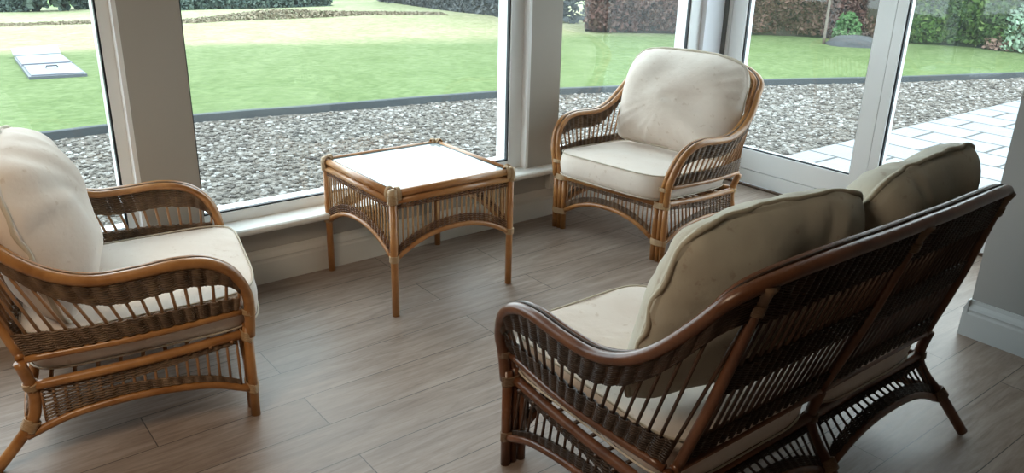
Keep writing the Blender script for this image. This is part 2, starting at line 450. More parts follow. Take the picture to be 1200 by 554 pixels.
    def apron(x0, x1, yb, z_end, z_peak, ztop, ytop, nst, nrm):
        xs = np.linspace(x0, x1, 17); c = (x0 + x1) / 2; hwd = (x1 - x0) / 2
        def archz(x): u = (x - c) / hwd; return z_end + (z_peak - z_end) * (1 - abs(u) ** 2.3)
        A = np.array([(x, yb, archz(x)) for x in xs])
        MB().tube(A, .0125, 10).build('arched_rail', mp, root)
        bot = lambda t: np.array([x0 + (x1 - x0) * t, yb, archz(x0 + (x1 - x0) * t) + .012])
        top = lambda t: np.array([x0 + (x1 - x0) * t, ytop, ztop - .015])
        sts = list(np.linspace(.02, .98, nst))
        w = weave(bot, top, lambda t: np.array(nrm, float), sts,
                  [('t', lambda t: .002, lambda t: .020), ('b', lambda t: .001, lambda t: .030)], pitch=.0062, amp=.0062, r=.0024)
        spindles(w, bot, top, sts, .0038).build('apron_panel', (mw, mc), root)
    for a, b in spans:
        apron(a, b, 0.0, .108, .190, .289, -.002, 22 if not sofa else 20, (0, 1, 0))
    bsp = [(-hb + .012, hb - .012)] if not sofa else [(-hb - .02, -.017), (.017, hb + .02)]
    for a, b in bsp:
        apron(a, b, -.628 if not sofa else -.672, .120, .195 if not sofa else .200, .252, -.604, 22 if not sofa else 20, (0, -1, 0))
    # side aprons
    for sg in (1, -1):
        st = crom(side([(0.012,.287,-.02),(.3,.262,-.01),(.60,.248,-.006)], sg), 8)
        ar = crom(side([(.012,.100,.0),(.134,.142,.0),(.32,.156,0),(.50,.140,0),(.620,.110 if not sofa else .15,.004)], sg), 8)
        kb = -ar[:, 1]; kt = -st[:, 1]
        bot = lambda t, ar=ar, kb=kb: interp_curve(ar, kb, .035 + .545 * t) + np.array([0, 0, .012])
        top = lambda t, st=st, kt=kt: interp_curve(st, kt, .035 + .545 * t) - np.array([0, 0, .014])
        sts = list(np.linspace(0, 1, 19))
        w = weave(bot, top, lambda t, sg=sg: np.array([sg, 0, 0.]), sts,
                  [('t', lambda t: .001, lambda t: .012 + .036 * t), ('b', lambda t: .001, lambda t: .014 + .036 * t)], pitch=.0066, amp=.0065, r=.0029)
        spindles(w, bot, top, sts, .0042).build('side_apron_panel', (mw, mc), root)
    # arm side panels
    hf = np.array(half)
    dense = crom(hf, 10)
    j0 = np.argmin(np.abs(dense[:, 2] - .46) + (dense[:, 1] < -.1) * 9)
    arcp = dense[j0:]
    arcv = -arcp[:, 1]; arcv = np.maximum.accumulate(arcv + np.arange(len(arcv)) * 1e-6)
    Pp = pst[1]
    # arc length parameter on the upper rail from the front bend to the post top
    jend = np.argmin(np.abs(arcp[:, 0] - tx) + (arcp[:, 1] > -.6) * 9)
    seg = arcp[:jend + 1]; cum = np.r_[0, np.cumsum(np.linalg.norm(np.diff(seg, axis=0), axis=1))]; cum /= cum[-1]; kv = arcv[:jend + 1]
    for sg in (1, -1):
        low = crom(side([(0.012,.372,-.004),(.3,.362,.03),(.60,.345,.012)], sg), 8); kl = -low[:, 1]
        S = seg.copy(); S[:, 0] *= sg
        def bot(t, low=low, kl=kl): return interp_curve(low, kl, .022 + .572 * t) + np.array([0, 0, .011])
        def top(t, S=S, sg=sg):
            p = interp_curve(S, kv, .012 + .58 * t + (kv[-1] - .594) * t ** 1.4) ; return p - np.array([0, 0, .015])
        def nrm(t, sg=sg):
            k = max(0, (t - .75) / .25); return np.array([sg * (1 - .35 * k), -.5 * k, 0.])
        sts = list(np.linspace(0, 1, 18))
        w = weave(bot, top, nrm, sts,
                  [('b', lambda t: .001, lambda t: .050 + .022 * t),
                   ('t', lambda t: .001, lambda t: .030 + .035 * min(1, t / .15) + .018 * t)], pitch=.0068, amp=.0105, r=.0031)
        spindles(w, bot, top, sts, .0048).build('arm_panel', (mw, mc), root)
    # back panels between the posts
    bx = [(-1, 1)] if not sofa else [(-1, 0), (0, 1)]
    for a, b in bx:
        xa0, xb0 = a * (hb - .02), b * (hb - .02); xa1, xb1 = a * (tx - .0), b * (tx - .0)
        def bot(t): return np.array([xa0 + (xb0 - xa0) * t, -.616, .356])
        def top(t):
            p = top_at(xa1 + (xb1 - xa1) * t); return p - np.array([0, -.004, .016])
        nst = 18
        sts = list(np.linspace(.03, .97, nst))
        w = weave(bot, top, lambda t: np.array([0, -1., -.3]) / 1.044, sts,
                  [('b', lambda t: .001, lambda t: .065), ('f', lambda t: .40, lambda t: .56), ('t', lambda t: .001, lambda t: .105)], pitch=.0070, amp=.0095, r=.0032)
        spindles(w, bot, top, sts, .0048).build('back_panel', (mw, mc), root)
    return root

def place(o, x, y, th):  # th = facing angle in degrees
    o.location = (x, y, 0); o.rotation_euler = (0, 0, math.radians(th - 90)); return o

POSE_A = (.845, 2.629, -12.7); POSE_B = (2.807, 2.763, 187.2); POSE_S = (1.872, 1.600, 90)
chairA = make_seat('chair', 'rattan_armchair', 'honey rattan armchair at the left edge, its back cut off by the picture', 'armchair', .349,
                   M['pole'], M['cane'], M['weave'], M['binding'], M['pole'])
chairA['group'] = 'pair of rattan armchairs'
chairB = copy_tree(chairA); chairB['label'] = 'honey rattan armchair standing in the window corner beside the glass doors'
place(chairA, *POSE_A); place(chairB, *POSE_B)
sofa = make_seat('sofa', 'rattan_sofa', 'dark rattan two seater sofa deepened by shade, its woven back towards the viewer', 'sofa', .605,
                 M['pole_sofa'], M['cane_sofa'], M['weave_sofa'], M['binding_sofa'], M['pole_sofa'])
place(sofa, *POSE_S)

# ------------------------------------------------------------------ cushions
def fbm(x, y, z): return noise.noise(Vector((x, y, z)))
def cushion(name, label, outline, T, E, mcl, mpp, seed, nt=96, wr=.006, gather=.004, rings=18, welts=(1, -1), group=None, crown=1.0, pr=.0032, gf=23, ge=3):
    """outline(theta)->(x,y) in cushion plane; T = half thickness at the middle; E = half thickness of the edge box"""
    m = MB(); v = []; f = []
    prof = []
    for i in range(rings + 1):
        r = math.sin(i / rings * PI / 2); z = E + (T - E) * (1 - r ** (2.6 * crown)) ** .75
        prof.append((r, z))
    eb = [(1.018, E * .55), (1.028, 0), (1.018, -E * .55)]
    full = prof + eb + [(r, -z) for r, z in prof[::-1]]
    full = full[1:-1]
    th = [2 * PI * k / nt for k in range(nt)]
    O = [outline(t) for t in th]
    v.append((0, 0, T))
    for (r, z) in full:
        sgn = 1 if z >= 0 else -1
        for k, t in enumerate(th):
            x, y = O[k][0] * r, O[k][1] * r
            e = r ** ge
            dz = wr * fbm(x * 6 + seed, y * 6, sgn * 2 + seed) * (1 - .5 * r) * 2
            g = gather * e * (1 - max(0, r - .96) * 20) * math.sin(t * gf + 3 * fbm(x * 4, y * 4, seed)) * max(0, .25 + 1.5 * fbm(math.cos(t) * 1.7 + seed, math.sin(t) * 1.7, 3)) if r <= 1 else 0
            rad = 1 + .012 * fbm(math.cos(t) * 2.4 + seed, math.sin(t) * 2.4, .5)
            v.append((x * rad, y * rad, z + sgn * (dz * (1 if r <= 1 else 0) + g)))
    v.append((0, 0, -T)); n = len(full)
    for k in range(nt): f.append((0, 1 + k, 1 + (k + 1) % nt))
    for i in range(n - 1):
        a = 1 + i * nt; b = a + nt
        for k in range(nt):
            k2 = (k + 1) % nt; f.append((a + k, b + k, b + k2, a + k2))
    a = 1 + (n - 1) * nt; last = len(v) - 1
    for k in range(nt): f.append((a + k, last, a + (k + 1) % nt))
    m.add(v, f, True)
    root = m.build(name, mcl)
    tag(root, label, 'cushion', group)
    for w in welts:
        P = []
        for k, t in enumerate(th):
            rad = 1.012 + .012 * fbm(math.cos(t) * 2.4 + seed, math.sin(t) * 2.4, .5)
            P.append((O[k][0] * rad, O[k][1] * rad, w * (E + .002) + (.012 * fbm(math.cos(t) * 5 + seed, math.sin(t) * 5, 1) if w == 0 else 0)))
        MB().tube(P, pr, 6, closed=True).build('piping', mpp, root)
    return root
def superel(a, b, p, q=None):
    def fn(t):
        c, s = math.cos(t), math.sin(t)
        return (a * math.copysign(abs(c) ** (2 / p), c), b * math.copysign(abs(s) ** (2 / p), s))
    return fn
def resample(fn, nt=72):
    """even arc length outline"""
    P = np.array([fn(2 * PI * k / 720) for k in range(721)]); L = np.r_[0, np.cumsum(np.linalg.norm(np.diff(P, axis=0), axis=1))]
    def g(t):
        u = (t / (2 * PI)) % 1 * L[-1]; return (float(np.interp(u, L, P[:, 0])), float(np.interp(u, L, P[:, 1])))
    return g
def back_outline(hwid, h0, h1, sq=0):
    """back cushion: narrow at the foot, wide shoulders, arched top. y up, centre about 0"""
    pts = [(0, h1), (hwid*(.42+.05*sq), h1*(.965+.02*sq)), (hwid*(.78+.08*sq), h1*(.80+.09*sq)), (hwid*(.97+.02*sq), h1*(.44+.12*sq)), (hwid*1.0, 0), (hwid*.98, -h0*.45), (hwid*.955, -h0*.82), (hwid*.86, -h0*.985), (hwid*.4, -h0), (0, -h0)]
    pts = pts + [(-x, y) for x, y in pts[1:-1][::-1]]
    pts = pts + [pts[0]]
    P = crom(pts, 12)[::-1]
    L = np.r_[0, np.cumsum(np.linalg.norm(np.diff(P, axis=0), axis=1))]
    def g(t):
        u = (t / (2 * PI)) % 1 * L[-1]; return (float(np.interp(u, L, P[:, 0])), float(np.interp(u, L, P[:, 1])))
    return g

def local_to_world(pose, loc, tilt):
    """cushion local: x sideways, y forwards / up, z thickness; tilt about the sideways axis"""
    x, y, th = pose
    Rz = Matrix.Rotation(math.radians(th - 90), 4, 'Z')
    return Matrix.Translation((x, y, 0)) @ Rz @ Matrix.Translation(loc) @ Matrix.Rotation(tilt, 4, 'X')

def seat_cushion(pose, label, cx, hwid, mcl, mpp, seed, group):
    c = cushion('seat_cushion', label, resample(superel(hwid, .335, 6)), .066, .056, mcl, mpp, seed, wr=.004, gather=.0015, group=group, crown=1.6)
    c.matrix_world = local_to_world(pose, (cx, -.282, .352), math.radians(3.6)); return c
def back_cushion(pose, label, cx, hwid, h0, h1, zc, mcl, mpp, seed, group, lean=16, T=.125, vc=.575, yaw=0, sq=0, gather=.009, gf=23, ge=3):
    c = cushion('back_cushion', label, back_outline(hwid, h0, h1, sq), T, .010, mcl, mpp, seed, wr=.020, gather=gather, gf=gf, ge=ge, group=group, welts=(0,), crown=1.15, pr=.0075)
    c.matrix_world = local_to_world(pose, (cx, -vc, zc), math.radians(90 - lean) + 0) ; return c
# x axis tilt of +90 turns y up; leaning back means top moves to -y
def lean_mat(c, pose, loc, lean, roll=0, yaw=0):
    x, y, th = pose
    c.matrix_world = Matrix.Translation((x, y, 0)) @ Matrix.Rotation(math.radians(th - 90), 4, 'Z') @ Matrix.Translation(loc) @ Matrix.Rotation(math.radians(yaw), 4, 'Z') @ Matrix.Rotation(math.radians(90 + lean), 4, 'X') @ Matrix.Rotation(math.radians(roll), 4, 'Z')

gs = 'box seat cushions of the armchairs'; gb = 'back cushions of the armchairs'
seat_cushion(POSE_A, 'cream seat cushion on the left edge armchair, its front corner over the rail', 0, .335, M['cream'], M['piping'], 1.3, gs)
seat_cushion(POSE_B, 'cream piped seat cushion on the armchair in the window corner', 0, .335, M['cream'], M['piping'], 5.1, gs)
c = back_cushion(POSE_A, 'large creased cream back cushion leaning on the left edge armchair', 0, .36, .25, .25, .66, M['cream'], M['piping'], 2.2, gb, T=.145, gather=.016, gf=15, ge=1.8); lean_mat(c, POSE_A, (0, -.545, .652), 15)
c = back_cushion(POSE_B, 'rounded cream back cushion with gathered top on the window corner armchair', 0, .365, .26, .26, .66, M['cream'], M['piping'], 8.4, gb, gather=.014, gf=31, ge=3.6, sq=.6); lean_mat(c, POSE_B, (0, -.575, .672), 17)
gs = 'seat cushions of the sofa'; gb = 'back cushions of the sofa'
seat_cushion(POSE_S, 'cream sofa seat cushion at the curled near arm, lit by the window', -.293, .288, M['cream'], M['piping'], 3.3, gs)
seat_cushion(POSE_S, 'far sofa seat cushion, only a strip of it showing under the woven back', .293, .288, M['cream'], M['piping'], 6.3, gs)
c = back_cushion(POSE_S, 'large shade-darkened cream sofa back cushion nearer the viewer, shading its back', -.30, .305, .26, .27, .66, M['cream_shaded'], M['piping_shaded'], 4.7, gb, sq=1); lean_mat(c, POSE_S, (-.316, -.552, .695), 18.5, 0, -6)
c = back_cushion(POSE_S, 'smaller looking far sofa back cushion with a pinched corner near the grey wall', .30, .305, .26, .27, .66, M['cream_shaded'], M['piping_shaded'], 9.9, gb, sq=1.3); lean_mat(c, POSE_S, (.288, -.575, .705), 17, 2, 4)

# ------------------------------------------------------------------ table
def make_table():
    t = thing('rattan_table', 'square rattan side table with a pale glass top and arched woven aprons', 'table', (1.797, 2.943, 0))
    h = .292; top = .535
    for sx in (-1, 1):
        for sy in (-1, 1):
            x, y = sx * h, sy * h
            o = MB().tube([(x, y, 0), (x, y, .25), (x, y, top - .012)], .0150, 12).build('leg', M['pole_table'], t)
            coil(MB(), (x, y, .252), (0, 0, 1), .0180, .0180, .026, 6).build('binding', M['binding'], o)
            b = coil(MB(), (x, y, .505), (0, 0, 1), .0190, .0190, .045, 8)
            b.tube([(x, y, .500), (x, y, .525), (x, y, .541), (x, y, .546)], [.0195, .0215, .0175, .006], 12)
            coil(b, (x - sx * .022, y, .520), (1, 0, 0), .0185, .030, .016, 4, u=(0, 1, 0)); coil(b, (x, y - sy * .022, .520), (0, 1, 0), .0185, .030, .016, 4)
            b.build('corner_binding', M['binding'], o)
    for k in range(4):
        a = k * PI / 2; R = np.array([[math.cos(a), -math.sin(a), 0], [math.sin(a), math.cos(a), 0], [0, 0, 1]])
        tr = lambda P: (np.asarray(P, float) @ R.T)
        MB().tube(tr([(-h, -h, .525), (h, -h, .525)]), .0150, 12).build('top_rail', M['pole_table'], t)
        MB().tube(tr([(-h, -h, .494), (h, -h, .494)]), .0145, 12).build('lower_rail', M['pole_table'], t)
        def az(x): u = abs(x) / (h - .012); return .252 + .085 * (1 - u ** 2.2)
        xs = np.linspace(-h + .012, h - .012, 21)
        MB().tube(tr([(x, -h, az(x)) for x in xs]), .0115, 10).build('arched_rail', M['pole_table'], t)
        bot = lambda s: tr([(-h + .02 + (2 * h - .04) * s, -h, az(-h + .02 + (2 * h - .04) * s) + .011)])[0]
        tp = lambda s: tr([(-h + .02 + (2 * h - .04) * s, -h, .480)])[0]
        sts = list(np.linspace(0, 1, 24)); n = tr([(0, -1, 0)])[0]
        w = weave(bot, tp, lambda s: n, sts, [('t', lambda s: .003, lambda s: .021), ('b', lambda s: .001, lambda s: .036)], pitch=.0078, amp=.0085, r=.0031)
        spindles(w, bot, tp, sts, .0040).build('apron_panel', (M['weave_table'], M['cane_light']), t)
    gm = mat('white_glass_top', (.40, .45, .47), .07, .5); gm.node_tree.nodes['Principled BSDF'].inputs['Coat Weight'].default_value = 0; gm.node_tree.nodes['Principled BSDF'].inputs['Coat Roughness'].default_value = .03
    g = h - .0165
    MB().box((-g, -g, .522), (g, g, .532)).build('glass_top', gm, t)
    e = MB()
    for k in range(4):
        a = k * PI / 2; R = np.array([[math.cos(a), -math.sin(a), 0], [math.sin(a), math.cos(a), 0], [0, 0, 1]])
        e.tube(np.array([(-g, -g, .533), (g, -g, .533)]) @ R.T, .002, 5)
    e.build('glass_edge', mat('dark_glass_edge', (.10, .12, .11), .3), t)
make_table()

# ------------------------------------------------------------------ outside
def gravel_mat():
    m = mat('gravel', (.3, .28, .26), .9); v = coords(m)
    vo = nd(m, 'ShaderNodeTexVoronoi'); vo.inputs['Scale'].default_value = 42; ln(m, v, vo.inputs['Vector'])
    big = noise_(m, v, 1.1, 4)
    c = ramp(m, vo.outputs['Color'], [(0, (.05, .044, .038)), (.35, (.10, .088, .077)), (.6, (.17, .152, .133)), (1, (.28, .262, .24))])
    c = mixc(m, .6, c, ramp(m, big, [(.35, (.72, .68, .62)), (.65, (1, 1, 1))]), 'MULTIPLY')
    ln(m, c, bsdf(m).inputs['Base Color']); bump(m, vo.outputs['Distance'], 1.0, .02).node.invert = True
    return m
def grass_mat():
    m = mat('lawn_grass', (.1, .2, .05), .95, .2); v = coords(m)
    sx = nd(m, 'ShaderNodeSeparateXYZ'); ln(m, v, sx.inputs[0])
    a = nd(m, 'ShaderNodeMath', operation='MULTIPLY_ADD'); ln(m, sx.outputs['X'], a.inputs[0]); a.inputs[1].default_value = .26; ln(m, sx.outputs['Y'], a.inputs[2])
    nb = noise_(m, v, .45, 4); b = nd(m, 'ShaderNodeMath', operation='MULTIPLY_ADD'); ln(m, nb, b.inputs[0]); b.inputs[1].default_value = 1.6; ln(m, a.outputs[0], b.inputs[2])
    mr = nd(m, 'ShaderNodeMapRange'); mr.inputs['From Min'].default_value = 8; mr.inputs['From Max'].default_value = 38; ln(m, b.outputs[0], mr.inputs['Value'])
    band = ramp(m, mr.outputs['Result'], [(.0, (.14, .19, .075)), (.165, (.16, .20, .09)), (.195, (.36, .33, .21)), (.30, (.37, .345, .22)), (.36, (.39, .38, .25)), (.55, (.36, .37, .23)), (.60, (.17, .27, .10)), (1, (.16, .25, .10))])
    n1 = noise_(m, v, 2.2, 5, .65); n2 = noise_(m, coords(m, (1, 1.3, 1)), 9, 5, .75)
    c = mixc(m, .55, band, ramp(m, n1, [(.38, (.66, .74, .55)), (.6, (1.0, 1, 1))]), 'MULTIPLY')
    c = mixc(m, .6, c, ramp(m, n2, [(.42, (.45, .55, .38)), (.58, (1, 1, 1))]), 'MULTIPLY')
    ln(m, c, bsdf(m).inputs['Base Color']); bump(m, n2, .6, .03); return m
def paving_mat():
    m = mat('pale_paving', (.4, .4, .4), .6); v = coords(m)
    mp = nd(m, 'ShaderNodeMapping'); mp.inputs['Rotation'].default_value = (0, 0, PI / 2); ln(m, v, mp.inputs['Vector'])
    br = nd(m, 'ShaderNodeTexBrick'); br.offset = .43; br.inputs['Scale'].default_value = 1; br.inputs['Brick Width'].default_value = .62
    br.inputs['Row Height'].default_value = .40; br.inputs['Mortar Size'].default_value = .016; br.inputs['Mortar Smooth'].default_value = .2
    ds = noise_(m, v, 3, 2); ln(m, mp.outputs['Vector'], br.inputs['Vector'])
    br.inputs['Color1'].default_value = (.27, .285, .305, 1); br.inputs['Color2'].default_value = (.235, .25, .27, 1); br.inputs['Mortar'].default_value = (.03, .03, .03, 1)
    c = mixc(m, .5, br.outputs['Color'], ramp(m, noise_(m, v, 5, 4), [(.3, (.85, .85, .85)), (.7, (1, 1, 1))]), 'MULTIPLY')
    ln(m, c, bsdf(m).inputs['Base Color']); bump(m, noise_(m, v, 25, 3), .2, .004); return m

GZ = -.17
curve = crom([(-9,5.0),(-6,6.1),(-3,6.95),(-1,7.2),(.9,7.29),(2.2,7.33),(3.5,7.12),(5.25,6.83),(6.65,6.36),(8.4,5.80),(10.05,5.08),(12.0,4.34),(14.5,3.4),(18,2.0),(22,.0)], 6)
struct(MB().add([(-14, 3.50, GZ), (24, 3.50, GZ), (24, 9, GZ), (-14, 9, GZ)], [(0, 1, 2, 3)]).add([(4.4, -12, GZ), (24, -12, GZ), (24, 3.5, GZ), (4.4, 3.5, GZ)], [(0, 1, 2, 3)]).build('gravel_bed', gravel_mat()))
# lawn: grid from the curb outwards, falling away beyond y = 13
def gz(x, y): return -.105 - .045 * max(0, y - 13) + (.025 * fbm(x * .5, y * .5, 0) if y > 8 else 0)
dist = [0, .3, .8, 1.5, 2.5, 3.5, 4.5, 6, 8, 10, 13, 17, 22, 28, 36, 60]
V = []; F = []
T = np.gradient(curve, axis=0); Nn = np.c_[-T[:, 1], T[:, 0]]; Nn /= np.linalg.norm(Nn, axis=1)[:, None]
for i, p in enumerate(curve):
    for d in dist:
        q = p + Nn[i] * d; V.append((q[0], q[1], gz(q[0], q[1])))
nd_ = len(dist)
for i in range(len(curve) - 1):
    for k in range(nd_ - 1):
        a = i * nd_ + k; F.append((a, a + nd_, a + nd_ + 1, a + 1))
struct(MB().add(V, F, True).build('lawn', grass_mat()))
# curb
m = MB(); cv = []
for i, p in enumerate(curve):
    n = Nn[i]
    for off, z in ((-.03, GZ - .05), (-.03, -.104), (-.012, -.098), (.012, -.098), (.02, -.12), (.02, GZ - .05)):
        cv.append((p[0] + n[0] * off, p[1] + n[1] * off, z))
fc = []
for i in range(len(curve) - 1):
    for k in range(5): a = i * 6 + k; fc.append((a, a + 1, a + 7, a + 6))
m.add(cv, fc, False); km = mat('slate_kerb', (.045, .055, .062), .7); bump(km, noise_(km, coords(km), 12, 3), .3, .01)
struct(m.build('kerb_strip', km))
struct(MB().box((4.42, -12, GZ), (24, 3.62, -.150)).build('paving', paving_mat()))
struct(MB().box((4.385, 1.1, GZ), (4.47, 3.5, -.06)).build('door_step', M['white']))

# loose stones over the gravel bed (uncountable)
def stones():
    phi = (1 + 5 ** .5) / 2
    iv = np.array([(-1,phi,0),(1,phi,0),(-1,-phi,0),(1,-phi,0),(0,-1,phi),(0,1,phi),(0,-1,-phi),(0,1,-phi),(phi,0,-1),(phi,0,1),(-phi,0,-1),(-phi,0,1)]) / 1.9
    fi = [(0,11,5),(0,5,1),(0,1,7),(0,7,10),(0,10,11),(1,5,9),(5,11,4),(11,10,2),(10,7,6),(7,1,8),(3,9,4),(3,4,2),(3,2,6),(3,6,8),(3,8,9),(4,9,5),(2,4,11),(6,2,10),(8,6,7),(9,8,1)]
    N = 26000; xs = rng.uniform(.0, 13, N); ys = rng.uniform(3.55, 7.3, N)
    yc = np.interp(xs, curve[:, 0], curve[:, 1]); ok = (ys < yc - .07) & ~((xs > 4.4) & (ys < 3.66))
    xs, ys = xs[ok], ys[ok]; n = len(xs)
    vv = np.empty((n, 12, 3)); sc = rng.uniform(.010, .024, (n, 1, 1)) * np.concatenate([rng.uniform(.8, 1.5, (n, 1, 1)), rng.uniform(.8, 1.2, (n, 1, 1)), rng.uniform(.45, .7, (n, 1, 1))], 2)
    a = rng.uniform(0, 6.28, n); ca, sa = np.cos(a)[:, None], np.sin(a)[:, None]
    b = iv[None] * sc * rng.uniform(.8, 1.2, (n, 12, 1))
    vv[:, :, 0] = b[:, :, 0] * ca - b[:, :, 1] * sa + xs[:, None]; vv[:, :, 1] = b[:, :, 0] * sa + b[:, :, 1] * ca + ys[:, None]; vv[:, :, 2] = b[:, :, 2] + GZ + .005
    ff = (np.array(fi)[None] + (np.arange(n) * 12)[:, None, None]).reshape(-1, 3)
    me = bpy.data.meshes.new('gravel_stones'); me.from_pydata(vv.reshape(-1, 3).tolist(), [], ff.tolist()); me.update()
    sm = mat('gravel_stone', (.3, .28, .25), .85)
    g = nd(sm, 'ShaderNodeNewGeometry')
    ln(sm, ramp(sm, g.outputs['Random Per Island'], [(0, (.05, .043, .038)), (.35, (.105, .09, .077)), (.6, (.175, .157, .138)), (.85, (.235, .22, .205)), (1, (.38, .37, .36))]), bsdf(sm).inputs['Base Color'])
    me.materials.append(sm); o = bpy.data.objects.new('gravel_stones', me); C.objects.link(o)
    tag(o, 'loose pale grey and brown gravel stones between the house and the lawn', 'gravel', kind='stuff')
stones()

# leaves: scattered small quads over a path-like volume
def leaf_mat(name, cols, rough=.7):
    m = mat(name, cols[0], rough, .3); g = nd(m, 'ShaderNodeNewGeometry')
    st = [(i / (len(cols) - 1), c) for i, c in enumerate(cols)]
    ln(m, ramp(m, g.outputs['Random Per Island'], st), bsdf(m).inputs['Base Color']); return m
def leaf_cloud(P, size, up=.3):
    n = len(P); a = rng.normal(size=(n, 3)); a /= np.linalg.norm(a, axis=1)[:, None]
    b = np.cross(a, rng.normal(size=(n, 3))); b /= np.linalg.norm(b, axis=1)[:, None]
    s = (size * rng.uniform(.6, 1.3, n))[:, None]
    c = np.cross(a, b)
    vv = np.stack([P - a * s, P + b * s * .55 + c * s * .12, P + a * s, P - b * s * .55 + c * s * .12], 1)
    ff = np.arange(4 * n).reshape(n, 4); return vv.reshape(-1, 3), ff
def leaf_obj(name, P, size, m, parent=None):
    v, f = leaf_cloud(P, size); me = bpy.data.meshes.new(name); me.from_pydata(v.tolist(), [], f.tolist()); me.update(); me.materials.append(m)
    o = bpy.data.objects.new(name, me); C.objects.link(o)
    if parent: o.parent = parent
    return o
def hedge(name, label, line, height, width, n, size, lm, cm, zf=None, shape=1.0):
    line = np.array(line, float); t0 = thing(name, label, 'hedge', (line[0][0], line[0][1], gz(*line[0])))
    off = np.array(t0.location)
    seg = np.r_[0, np.cumsum(np.linalg.norm(np.diff(line, axis=0), axis=1))]
    u = rng.uniform(0, seg[-1], n); x = np.interp(u, seg, line[:, 0]); y = np.interp(u, seg, line[:, 1])
    d = line[-1] - line[0]; d /= np.linalg.norm(d); nn = np.array([-d[1], d[0]])
    h = rng.uniform(0, 1, n) ** .9; s = rng.choice([-1, 1], n) * (width / 2) * (1 - .10 * h) * rng.uniform(.80, 1.05, n) ** .5
    top = rng.uniform(0, 1, n) < .12; s[top] *= rng.uniform(0, 1, top.sum()); h[top] = 1 + rng.normal(0, .015, top.sum())
    bmp = np.array([fbm(a * 1.3, b * 2.2, 3) for a, b in zip(u, h * height)]) * .28
    s = s + np.sign(s) * bmp
    zg = np.array([gz(a, b) for a, b in zip(x, y)])
    P = np.c_[x + nn[0] * s, y + nn[1] * s, zg + .06 + h * height] - off
    leaf_obj('foliage', P, size, lm, t0)
    m = MB(); V = []; F = []
    k = 24
    for i in range(k + 1):
        uu = seg[-1] * i / k; cx, cy = np.interp(uu, seg, line[:, 0]), np.interp(uu, seg, line[:, 1]); z0 = gz(cx, cy)
        for sg, z in ((-1, 0), (-1, 1), (1, 1), (1, 0)):
            w = width * .40 * (1 + .1 * fbm(uu, z, 1)); V.append((cx + nn[0] * sg * w - off[0], cy + nn[1] * sg * w - off[1], z0 + z * height * .97 - off[2]))
    for i in range(k):
        for j in range(3): a = i * 4 + j; F.append((a, a + 1, a + 5, a + 4))
    F += [(0, 1, 2, 3), (4 * k + 3, 4 * k + 2, 4 * k + 1, 4 * k)]
    m.add(V, F, True).build('branch_core', cm, t0)
    return t0
dark = mat('dark_branches', (.035, .026, .020), .9); darkg = mat('dark_green_core', (.015, .028, .012), .9)
beech = leaf_mat('beech_leaves', [(.05, .022, .018), (.10, .045, .036), (.14, .072, .058), (.07, .040, .028), (.19, .115, .095)])
greenl = leaf_mat('green_leaves', [(.015, .035, .012), (.038, .08, .02), (.075, .14, .03), (.028, .06, .024), (.14, .20, .055)])
hedge('beech_hedge', 'long clipped copper beech hedge with brown winter leaves at the far side of the lawn', [(10.05, 10.75), (11.3, 9.75), (12.6, 8.95), (13.45, 8.1), (14.0, 7.2)], 2.3, 1.0, 60000, .050, beech, dark)
hedge('green_hedge', 'dense green hedge at the right end of the lawn, next to the brown hedge', [(14.05, 7.1), (14.5, 6.1), (14.9, 5.0), (15.1, 3.8)], 2.5, 1.0, 36000, .052, greenl, darkg)
# grass tufts at the hedge foot
def ray_ground(px, py):
    d = CM @ np.array([px - 600, -(py - 277), -951.0]); z = -.1
    for _ in range(30):
        t = (z - 1.5) / d[2]; z = gz(d[0] * t, d[1] * t)
    return d[0] * t, d[1] * t, z
dn = -np.array([536 - 600., -(2793 - 277.), -951.]); Zc = dn / np.linalg.norm(dn)
Ac = np.array([1889 - 600., -(-50 - 277.), -951.]); Ac -= Ac.dot(Zc) * Zc; Xc = Ac / np.linalg.norm(Ac); Yc = np.cross(Zc, Xc)
CM = np.stack([Xc, Yc, Zc])

# sapling
x, y, z = 12.18, 7.40, gz(12.18, 7.40)
t = thing('sapling', 'thin pale sapling trunk in front of the brown hedge', 'tree', (x, y, z))
MB().tube(crom([(0, 0, 0), (.02, .02, .8), (-.01, .03, 1.6), (.03, 0, 2.6)], 4), [.024 - .0008 * i for i in range(13)], 7).build('trunk', mat('pale_bark', (.17, .14, .115), .9), t)
br = MB()
for i in range(7):
    a = i * 2.4; h = 1.5 + i * .16; br.tube([(0, .02, h), (.28 * math.cos(a), .28 * math.sin(a), h + .3), (.42 * math.cos(a), .42 * math.sin(a), h + .6)], [.012, .008, .003], 5)
br.build('branches', mat('twig_bark', (.22, .17, .13), .9), t)
# dark garden mound / cover in front of the hedge
def blob(name, c, rx, ry, rz, m, amp=.15, fr=2.0, n=20, flat=True):
    V = []; F = []
    for i in range(n // 2 + 1):
        el = PI / 2 * (1 - i / (n // 2))
        for k in range(n):
            a = 2 * PI * k / n; d = np.array([math.cos(el) * math.cos(a), math.cos(el) * math.sin(a), math.sin(el)])
            s = 1 + amp * fbm(d[0] * fr + c[0], d[1] * fr, d[2] * fr)
            V.append((d[0] * rx * s, d[1] * ry * s, d[2] * rz * s))
    for i in range(n // 2):
        for k in range(n):
            F.append((i * n + k, (i + 1) * n + k, (i + 1) * n + (k + 1) % n, i * n + (k + 1) % n))
    o = MB().add(V, F, True).build(name, m); o.location = c; return o
gm = mat('dark_netting', (.06, .065, .07), .8); bump(gm, noise_(gm, coords(gm), 30, 3), .6, .02)
x, y = 12.50, 7.04
o = blob('garden_cover', (x, y, gz(x, y) - .01), .47, .30, .17, gm); o.rotation_euler[2] = -.85
tag(o, 'low dark grey domed cover lying on the grass before the brown hedge', 'garden cover')
